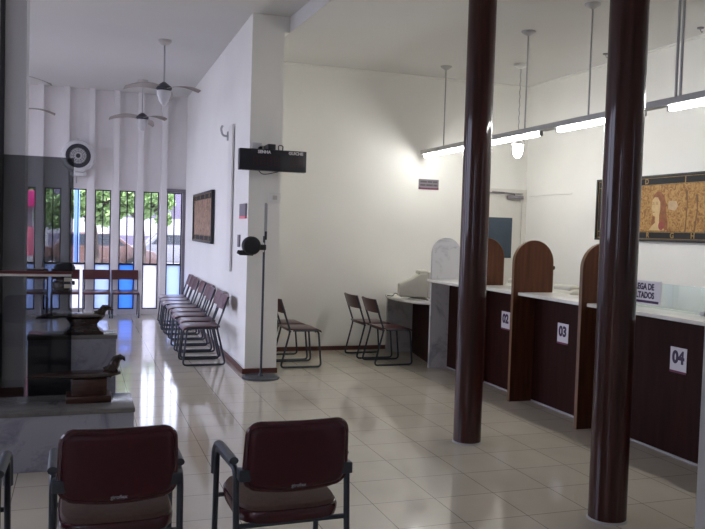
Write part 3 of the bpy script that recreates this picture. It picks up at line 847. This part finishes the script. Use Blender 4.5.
flat('painted_tree', M['brownpaint'], [(6.79, 1.70), (6.77, 2.0), (6.80, 2.15), (6.765, 2.15), (6.755, 2.0), (6.77, 1.70)], -.0302)
flat('painted_tree', M['brownpaint'], [(6.66, 1.70), (6.62, 1.95), (6.65, 2.1), (6.61, 2.1), (6.605, 1.95), (6.635, 1.70)], -.0302)

a_w = math.atan2(.085, 5.98)
yy = 10.82; xx = 1.715+.085*(yy-8.42)/5.98
painting((xx-.001, yy, 1.365), 2.09, .75, 'brown relief painting in a dark frame on the left room wall', M['art2'],
         [(.35, 'M'), (.8, 'O'), (1.3, 'N'), (1.8, 'S')], [(.35, 'A'), (.8, 'R'), (1.3, 'T'), (1.8, 'E')], -a_w)

# sign by the door
t = thing('door_sign', 'dark grey two-line sign on the back wall left of the door', 'sign', (4.55, YB-.001, 2.208))
part('board', M['signgrey'], t, lambda b: box(b, -.15, .15, -.01, 0, 0, .14, .001, 1))
part('print', M['signdark'], t, lambda b: [box(b, x0, x1, -.0115, -.01, z, z+.026) for z, rr in ((.092, ((-.13, -.03), (-.02, .05), (.06, .13))), (.046, ((-.13, -.05), (-.04, .06), (.07, .13)))) for x0, x1 in rr])
part('print_line', M['magline'], t, lambda b: box(b, -.15, .15, -.0115, -.01, 0.004, .022))

# ------------------------------------------------------------------ lights in the room
t = thing('fluorescent_fixture', 'long hanging rail of fluorescent tubes above the service counter', 'light fixture', (4.413, 6.095, 2.642))
part('rail', M['greyrail'], t, lambda b: box(b, -.045, .045, -4.2, 3.71, .03, .085, .004))
for y1 in (9.74, 8.15, 6.61, 5.07):
    part('fluorescent_tube', M['tube'], t, lambda b, y1=y1: lathe(b, [(.012, -1.22), (.021, -1.20), (.021, -.02), (.012, 0)], 14, (0, y1-6.095, .005), 'Y'))
    for yy in (y1+.012, y1-1.232): part('lamp_holder', M['greyrail'], t, lambda b, yy=yy: box(b, -.018, .018, yy-6.095-.012, yy-6.095+.012, -.015, .03, .003))
for yy in (9.18, 8.25, 7.23, 6.14):
    r = part('rod', M['greyrod'], t, lambda b, yy=yy: tube(b, [(0, yy-6.095, .085), (0, yy-6.095, ZR-2.642)], .0085, 8))
    part('canopy', M['greyrod'], r, lambda b, yy=yy: lathe(b, [(.075, ZR-2.642), (.07, ZR-2.657), (.03, ZR-2.682), (.01, ZR-2.692)], 18, (0, yy-6.095, 0)))
for yy in (5.02, 4.97, 3.2):
    part('rod', M['greyrod'], t, lambda b, yy=yy: tube(b, [(0, yy-6.095, .085), (0, yy-6.095, ZR-2.642)], .011, 8))
t = thing('pendant_bulb', 'bright bare bulb hanging on a thin chain beyond the fluorescent rail', 'pendant lamp', (5.19, 8.65, ZR))
part('canopy', M['white'], t, lambda b: lathe(b, [(.085, 0), (.08, -.02), (.03, -.05), (.01, -.055)], 18))
part('chain', M['greyrod'], t, lambda b: tube(b, [(.004*math.sin(k*1.3), .004*math.cos(k*1.3), -.05-.87*k/40) for k in range(41)], .006, 6))
part('socket', M['white'], t, lambda b: lathe(b, [(.03, -.90), (.05, -.93), (.085, -.99), (.08, -1.0)], 18))
part('bulb', M['bulb'], t, lambda b: lathe(b, [(.03, -.985), (.06, -1.01), (.065, -1.06), (.055, -1.12), (.03, -1.16), (.0, -1.17)], 18))
for x, y, lb in ((5.74, 7.70, 'small dark ceiling hook above the bulb side of the counter'), (5.86, 6.36, 'small dark ceiling hook near the upper right corner')):
    t = thing('ceiling_hook', lb, 'ceiling hook', (x, y, ZR))
    part('plate', M['signgrey'], t, lambda b: lathe(b, [(.035, 0), (.032, -.012), (.01, -.018)], 14)); part('hook', M['signgrey'], t, lambda b: tube(b, fillet([(0, 0, -.015), (0, 0, -.03), (.02, 0, -.05), (.03, 0, -.035)], .01), .004, 6))

# ------------------------------------------------------------------ ceiling fans and wall fan
def ceiling_fan(x, y, angs, label):
    t = thing('ceiling_fan', label, 'ceiling fan', (x, y, ZL), 0, 'ceiling fans in the left room')
    part('canopy', M['fanwhite'], t, lambda b: lathe(b, [(.085, 0), (.08, -.03), (.04, -.06), (.015, -.065)], 20))
    part('rod', M['greyrod'], t, lambda b: tube(b, [(0, 0, -.06), (0, 0, -.54)], .011, 8))
    part('motor', M['fandark'], t, lambda b: lathe(b, [(.02, -.52), (.06, -.55), (.10, -.58), (.10, -.61), (.06, -.63)], 24))
    part('lamp_shade', M['lampcone'], t, lambda b: lathe(b, [(.05, -.62), (.088, -.63), (.086, -.68), (.062, -.75), (.025, -.805), (.0, -.81)], 24))
    for a in angs:
        def blade(b):
            n = 10; up = []; lo = []
            for k in range(n+1):
                r = .08+.44*k/n
                w = .055+.035*math.sin(min(1, k/n*1.15)*PI*.9)
                if k == n: w = .03
                z = -.595 + .03*math.sin(k/n*PI*.6) - .095*(k/n)**2
                up.append((r, w, z)); lo.append((r, -w, z))
            th = .006
            A = [b.verts.new((r, w, z+th+.018)) for r, w, z in up]; B = [b.verts.new((r, w, z+th-.018)) for r, w, z in lo]
            C = [b.verts.new((r, w, z+.018)) for r, w, z in up]; D = [b.verts.new((r, w, z-.018)) for r, w, z in lo]
            fs = []
            for k in range(n):
                fs += [b.faces.new((A[k], A[k+1], B[k+1], B[k])), b.faces.new((C[k+1], C[k], D[k], D[k+1])),
                       b.faces.new((A[k+1], A[k], C[k], C[k+1])), b.faces.new((B[k], B[k+1], D[k+1], D[k]))]
            fs += [b.faces.new((A[0], B[0], D[0], C[0])), b.faces.new((B[n], A[n], C[n], D[n]))]
            bmesh.ops.recalc_face_normals(b, faces=fs)
        part('blade', M['fanblade'], t, blade, rot=(0, 0, math.radians(a)))
ceiling_fan(.972, 10.14, (200, 320, 80), 'nearer tan ceiling fan with cone lamp in the left room')
ceiling_fan(.922, 13.07, (190, 310, 70), 'farther tan ceiling fan with cone lamp in the left room')
ceiling_fan(-.86, 10.14, (10, 130, 250), 'ceiling fan mostly hidden by the grey pier, nearer of the hidden two')
ceiling_fan(-.90, 13.07, (-8, 112, 232), 'ceiling fan mostly hidden by the grey pier, farther of the hidden two')

t = thing('wall_fan', 'round white-ringed fan mounted high on the ribbed far wall', 'wall fan', (-.045, YF-.13, 2.735)); t.scale = (.84, 1, .84)
def ring(b): lathe(b, [(.30, -.02), (.325, -.06), (.325, -.16), (.30, -.20), (.25, -.205), (.25, -.19), (.285, -.17), (.285, -.06)], 40, axis='Y')
part('outer_ring', M['fanring'], t, lambda b: lathe(b, [(.27, -.03), (.325, -.07), (.33, -.13), (.30, -.20), (.245, -.215), (.235, -.20)], 40, axis='Y'))
part('grille_disc', M['fandark'], t, lambda b: lathe(b, [(.05, -.213), (.24, -.213), (.24, -.19), (.05, -.19)], 40, axis='Y'))
def guards(b):
    for r in (.09, .12, .15, .18, .21): tube(b, [(r*math.cos(2*PI*k/32), -.225, r*math.sin(2*PI*k/32)) for k in range(32)], .004, 6, closed=True)
    for k in range(12):
        a = 2*PI*k/12; tube(b, [(.06*math.cos(a), -.228, .06*math.sin(a)), (.245*math.cos(a), -.222, .245*math.sin(a))], .003, 6)
part('guard', M['fandark'], t, guards)
part('inner_ring', M['fanring'], t, lambda b: lathe(b, [(.10, -.22), (.16, -.226), (.16, -.218), (.10, -.214)], 32, axis='Y'))
part('hub', M['fandark'], t, lambda b: lathe(b, [(.045, -.21), (.045, -.235), (.0, -.24)], 20, axis='Y'))
part('motor', M['fanring'], t, lambda b: lathe(b, [(.12, .0), (.12, -.04), (.2, -.06)], 24, axis='Y'))
part('bracket', M['fanring'], t, lambda b: (box(b, -.16, .16, -.10, 0, -.40, -.30, .01), box(b, -.02, .02, -.10, -.02, .30, .37, .005)))
part('cord', M['greyrod'], t, lambda b: tube(b, fillet([(-.02, -.03, -.40), (-.03, -.03, -.50), (-.02, -.01, -.54)], .04), .008, 6))

# ------------------------------------------------------------------ street outside the slim windows
struct('ground_street', M['street'], lambda b: box(b, -40, 30, YF+.13, 60, -.16, -.06))
struct('ground_side', M['asphalt'], lambda b: box(b, -40, XL-.13, -30, YF+.13, -.16, -.06))
struct('ground_rear', M['asphalt'], lambda b: box(b, XL-.13, 30, -30, YN-.12, -.16, -.06))
def tree(x, y, h, rad, seed, label, n=3600):
    t = thing('street_tree', label, 'tree', (x, y, -.06), 0, 'trees across the street')
    rr = random.Random(seed)
    def tr(b):
        tube(b, [(0, 0, 0), (.05, 0, h*.3), (-.03, .05, h*.6), (.05, 0, h*.85)], [.10, .075, .06, .02], 10)
        for k in range(6):
            a = rr.uniform(0, 6.28); z = h*rr.uniform(.55, .7)
            tube(b, [(0, 0, z), (.5*rad*math.cos(a), .5*rad*math.sin(a), z+.3), (.8*rad*math.cos(a), .8*rad*math.sin(a), z+.55)], [.04, .04, .015], 6)
    part('trunk', M['bark'], t, tr)
    def crown(b):
        cl = [(rr.uniform(-1, 1)*rad*.8, rr.uniform(-1, 1)*rad*.6, h*rr.uniform(.56, .95), rad*rr.uniform(.22, .36)) for _ in range(20)]
        for _ in range(n):
            cx, cy, cz, cr = rr.choice(cl)
            v = Vector((rr.gauss(0, 1), rr.gauss(0, 1), rr.gauss(0, 1))).normalized()*cr*rr.uniform(.55, 1.0)
            p = Vector((cx, cy, cz))+v
            s = rr.uniform(.05, .11)
            q = Vector((rr.gauss(0, 1), rr.gauss(0, 1), rr.gauss(0, 1))).normalized(); w = q.orthogonal().normalized(); u = q.cross(w)
            b.faces.new([b.verts.new(p+w*s), b.verts.new(p+u*s*.6), b.verts.new(p-w*s), b.verts.new(p-u*s*.6)])
    part('foliage', M['leaf'], t, crown, smooth=False)
tree(-1.5, 21.0, 2.9, 1.1, 1, 'leafy street tree outside behind the smoked glass')
tree(.35, 20.6, 2.9, 1.0, 2, 'leafy street tree outside at the middle windows')
tree(1.75, 24.0, 3.0, .95, 3, 'leafy street tree outside toward the right-hand windows')
def car(x, y, rz, paint, label):
    t = thing('parked_car', label, 'car', (x, y, -.06), rz, 'cars parked across the street')
    prof = [(-2.0, .35), (-2.05, .7), (-1.75, .88), (-1.2, .95), (-.75, 1.38), (.55, 1.40), (1.15, .95), (1.85, .80), (2.0, .6), (1.95, .3)]
    part('body', paint, t, lambda b: prism(b, prof, -.8, .8, 'XZ', .06, 3))
    part('side_window', M['carglass'], t, lambda b: (prism(b, [(-1.0, .98), (-.68, 1.32), (.5, 1.33), (.95, .98)], -.805, -.795, 'XZ'), prism(b, [(-1.0, .98), (-.68, 1.32), (.5, 1.33), (.95, .98)], .795, .805, 'XZ')))
    for wx in (-1.25, 1.25):
        for wy in (-.75, .75):
            w = part('wheel', M['tyre'], t, lambda b, wx=wx, wy=wy: lathe(b, [(.2, -.1), (.31, -.09), (.31, .09), (.2, .1)], 20, (wx, wy, .31), 'Y'))
            part('hubcap', M['fanring'], w, lambda b, wx=wx, wy=wy: lathe(b, [(.18, -.11), (.18, .11)], 16, (wx, wy, .31), 'Y'))
car(.4, 26.5, .05, M['cardark'], 'brownish car parked outside beyond the middle windows')
car(3.4, 29.5, .02, M['carwhite'], 'white car parked outside beyond the windows near the painting')
car(-5.4, 30.5, 0, M['carwhite'], 'white car parked outside beyond the windows behind the smoked glass')
# building across the street
t = thing('street_building', 'pale rendered building across the street outside', 'building', (0, 34, -.06))
part('wall', M['facade'], t, lambda b: box(b, -18, 20, 0, 1, 0, 1.95), smooth=False)
part('upper_wall', M['facadebrick'], t, lambda b: box(b, -18, 20, .1, 1, 1.95, 3.6), smooth=False)
for k in range(8): part('shop_window', M['facadebrick'], t, lambda b, k=k: box(b, -9+2.6*k, -7.6+2.6*k, -.03, .02, .3, 1.2), smooth=False)
t = thing('kiosk', 'street kiosk with a magenta awning outside behind the smoked glass', 'kiosk', (-1.5, 18.6, -.06))
part('awning', M['magenta'], t, lambda b: box(b, -1.1, .72, -.5, .5, 1.98, 2.33, .03))
part('wall', M['facade'], t, lambda b: box(b, -.9, .5, .1, .5, 0, 1.98), smooth=False)
part('sign_disc', M['white'], t, lambda b: lathe(b, [(.18, 0), (.18, -.02)], 20, (-.36, -.5, 2.17), 'Y'))
part('post', M['greyrod'], t, lambda b: tube(b, [(.6, -.4, 0), (.6, -.4, 1.99)], .03, 8))
t = thing('blue_pole', 'blue painted pole outside one of the slim windows', 'pole', (-.06, 16.0, -.06))
part('shaft', M['bluepole'], t, lambda b: lathe(b, [(.05, .02), (.05, 4.5)], 16)); part('base', M['bluepole'], t, lambda b: lathe(b, [(.10, 0), (.09, .03)], 16))
t = thing('banner_stand', 'pink and white banner stand outside behind the smoked glass', 'banner', (-1.05, 17.6, -.06))
part('banner', M['pinkred'], t, lambda b: box(b, -.14, .14, -.015, .015, .95, 1.55, .004)); part('post', M['white'], t, lambda b: (tube(b, [(0, 0, .02), (0, 0, .95)], .02, 8), lathe(b, [(.16, 0), (.15, .02)], 16)))

# ------------------------------------------------------------------ daylight
w = bpy.data.worlds.new('World'); SC.world = w; w.use_nodes = True
nt = w.node_tree; bg = nt.nodes['Background']
sky = nt.nodes.new('ShaderNodeTexSky'); sky.sky_type = 'HOSEK_WILKIE'
sky.sun_direction = Vector((.25, -.45, .85)).normalized(); sky.turbidity = 4; sky.ground_albedo = .4
mx = nt.nodes.new('ShaderNodeMixRGB'); mx.inputs['Fac'].default_value = .8
mx.inputs['Color2'].default_value = (.80, .82, 1.08, 1)
nt.links.new(sky.outputs[0], mx.inputs['Color1']); nt.links.new(mx.outputs[0], bg.inputs['Color'])
bg.inputs['Strength'].default_value = 5.7
sl = bpy.data.lights.new('sun', 'SUN'); sl.energy = 9; sl.angle = .01; sl.color = (.97, .97, 1)
so = bpy.data.objects.new('sun', sl); COL.objects.link(so)
so.rotation_euler = Vector((-.25, .45, -.85)).to_track_quat('-Z', 'Y').to_euler()
# ------------------------------------------------------------------ camera
FPX = 780.0; VPX, VPY, LEAN = 80.0, 223.0, .030
dv = Vector(((VPX-352.5)/FPX, -(VPY-264.5)/FPX, -1)); uv = Vector((LEAN, 1, dv.x*LEAN+dv.y))
Yc = dv.normalized(); Zc = uv.normalized(); Xc = Yc.cross(Zc)
cam = bpy.data.cameras.new('camera'); cam.sensor_width = 36; cam.lens = FPX/705*36; cam.clip_start = .05
co = bpy.data.objects.new('camera', cam); COL.objects.link(co)
m3 = Matrix((Xc, Yc, Zc))
co.matrix_world = Matrix.Translation((0, 0, 1.6)) @ m3.to_4x4()
SC.camera = co
SC.view_settings.view_transform = 'Standard'; SC.view_settings.look = 'None'
SC.view_settings.exposure = 0.12; SC.view_settings.gamma = 1; SC.view_settings.use_curve_mapping = False
SC.cycles.use_denoising = True
SC.cycles.max_bounces = 12; SC.cycles.diffuse_bounces = 6; SC.cycles.transparent_max_bounces = 12
SC.cycles.sample_clamp_indirect = 10; SC.cycles.caustics_reflective = False; SC.cycles.caustics_refractive = False
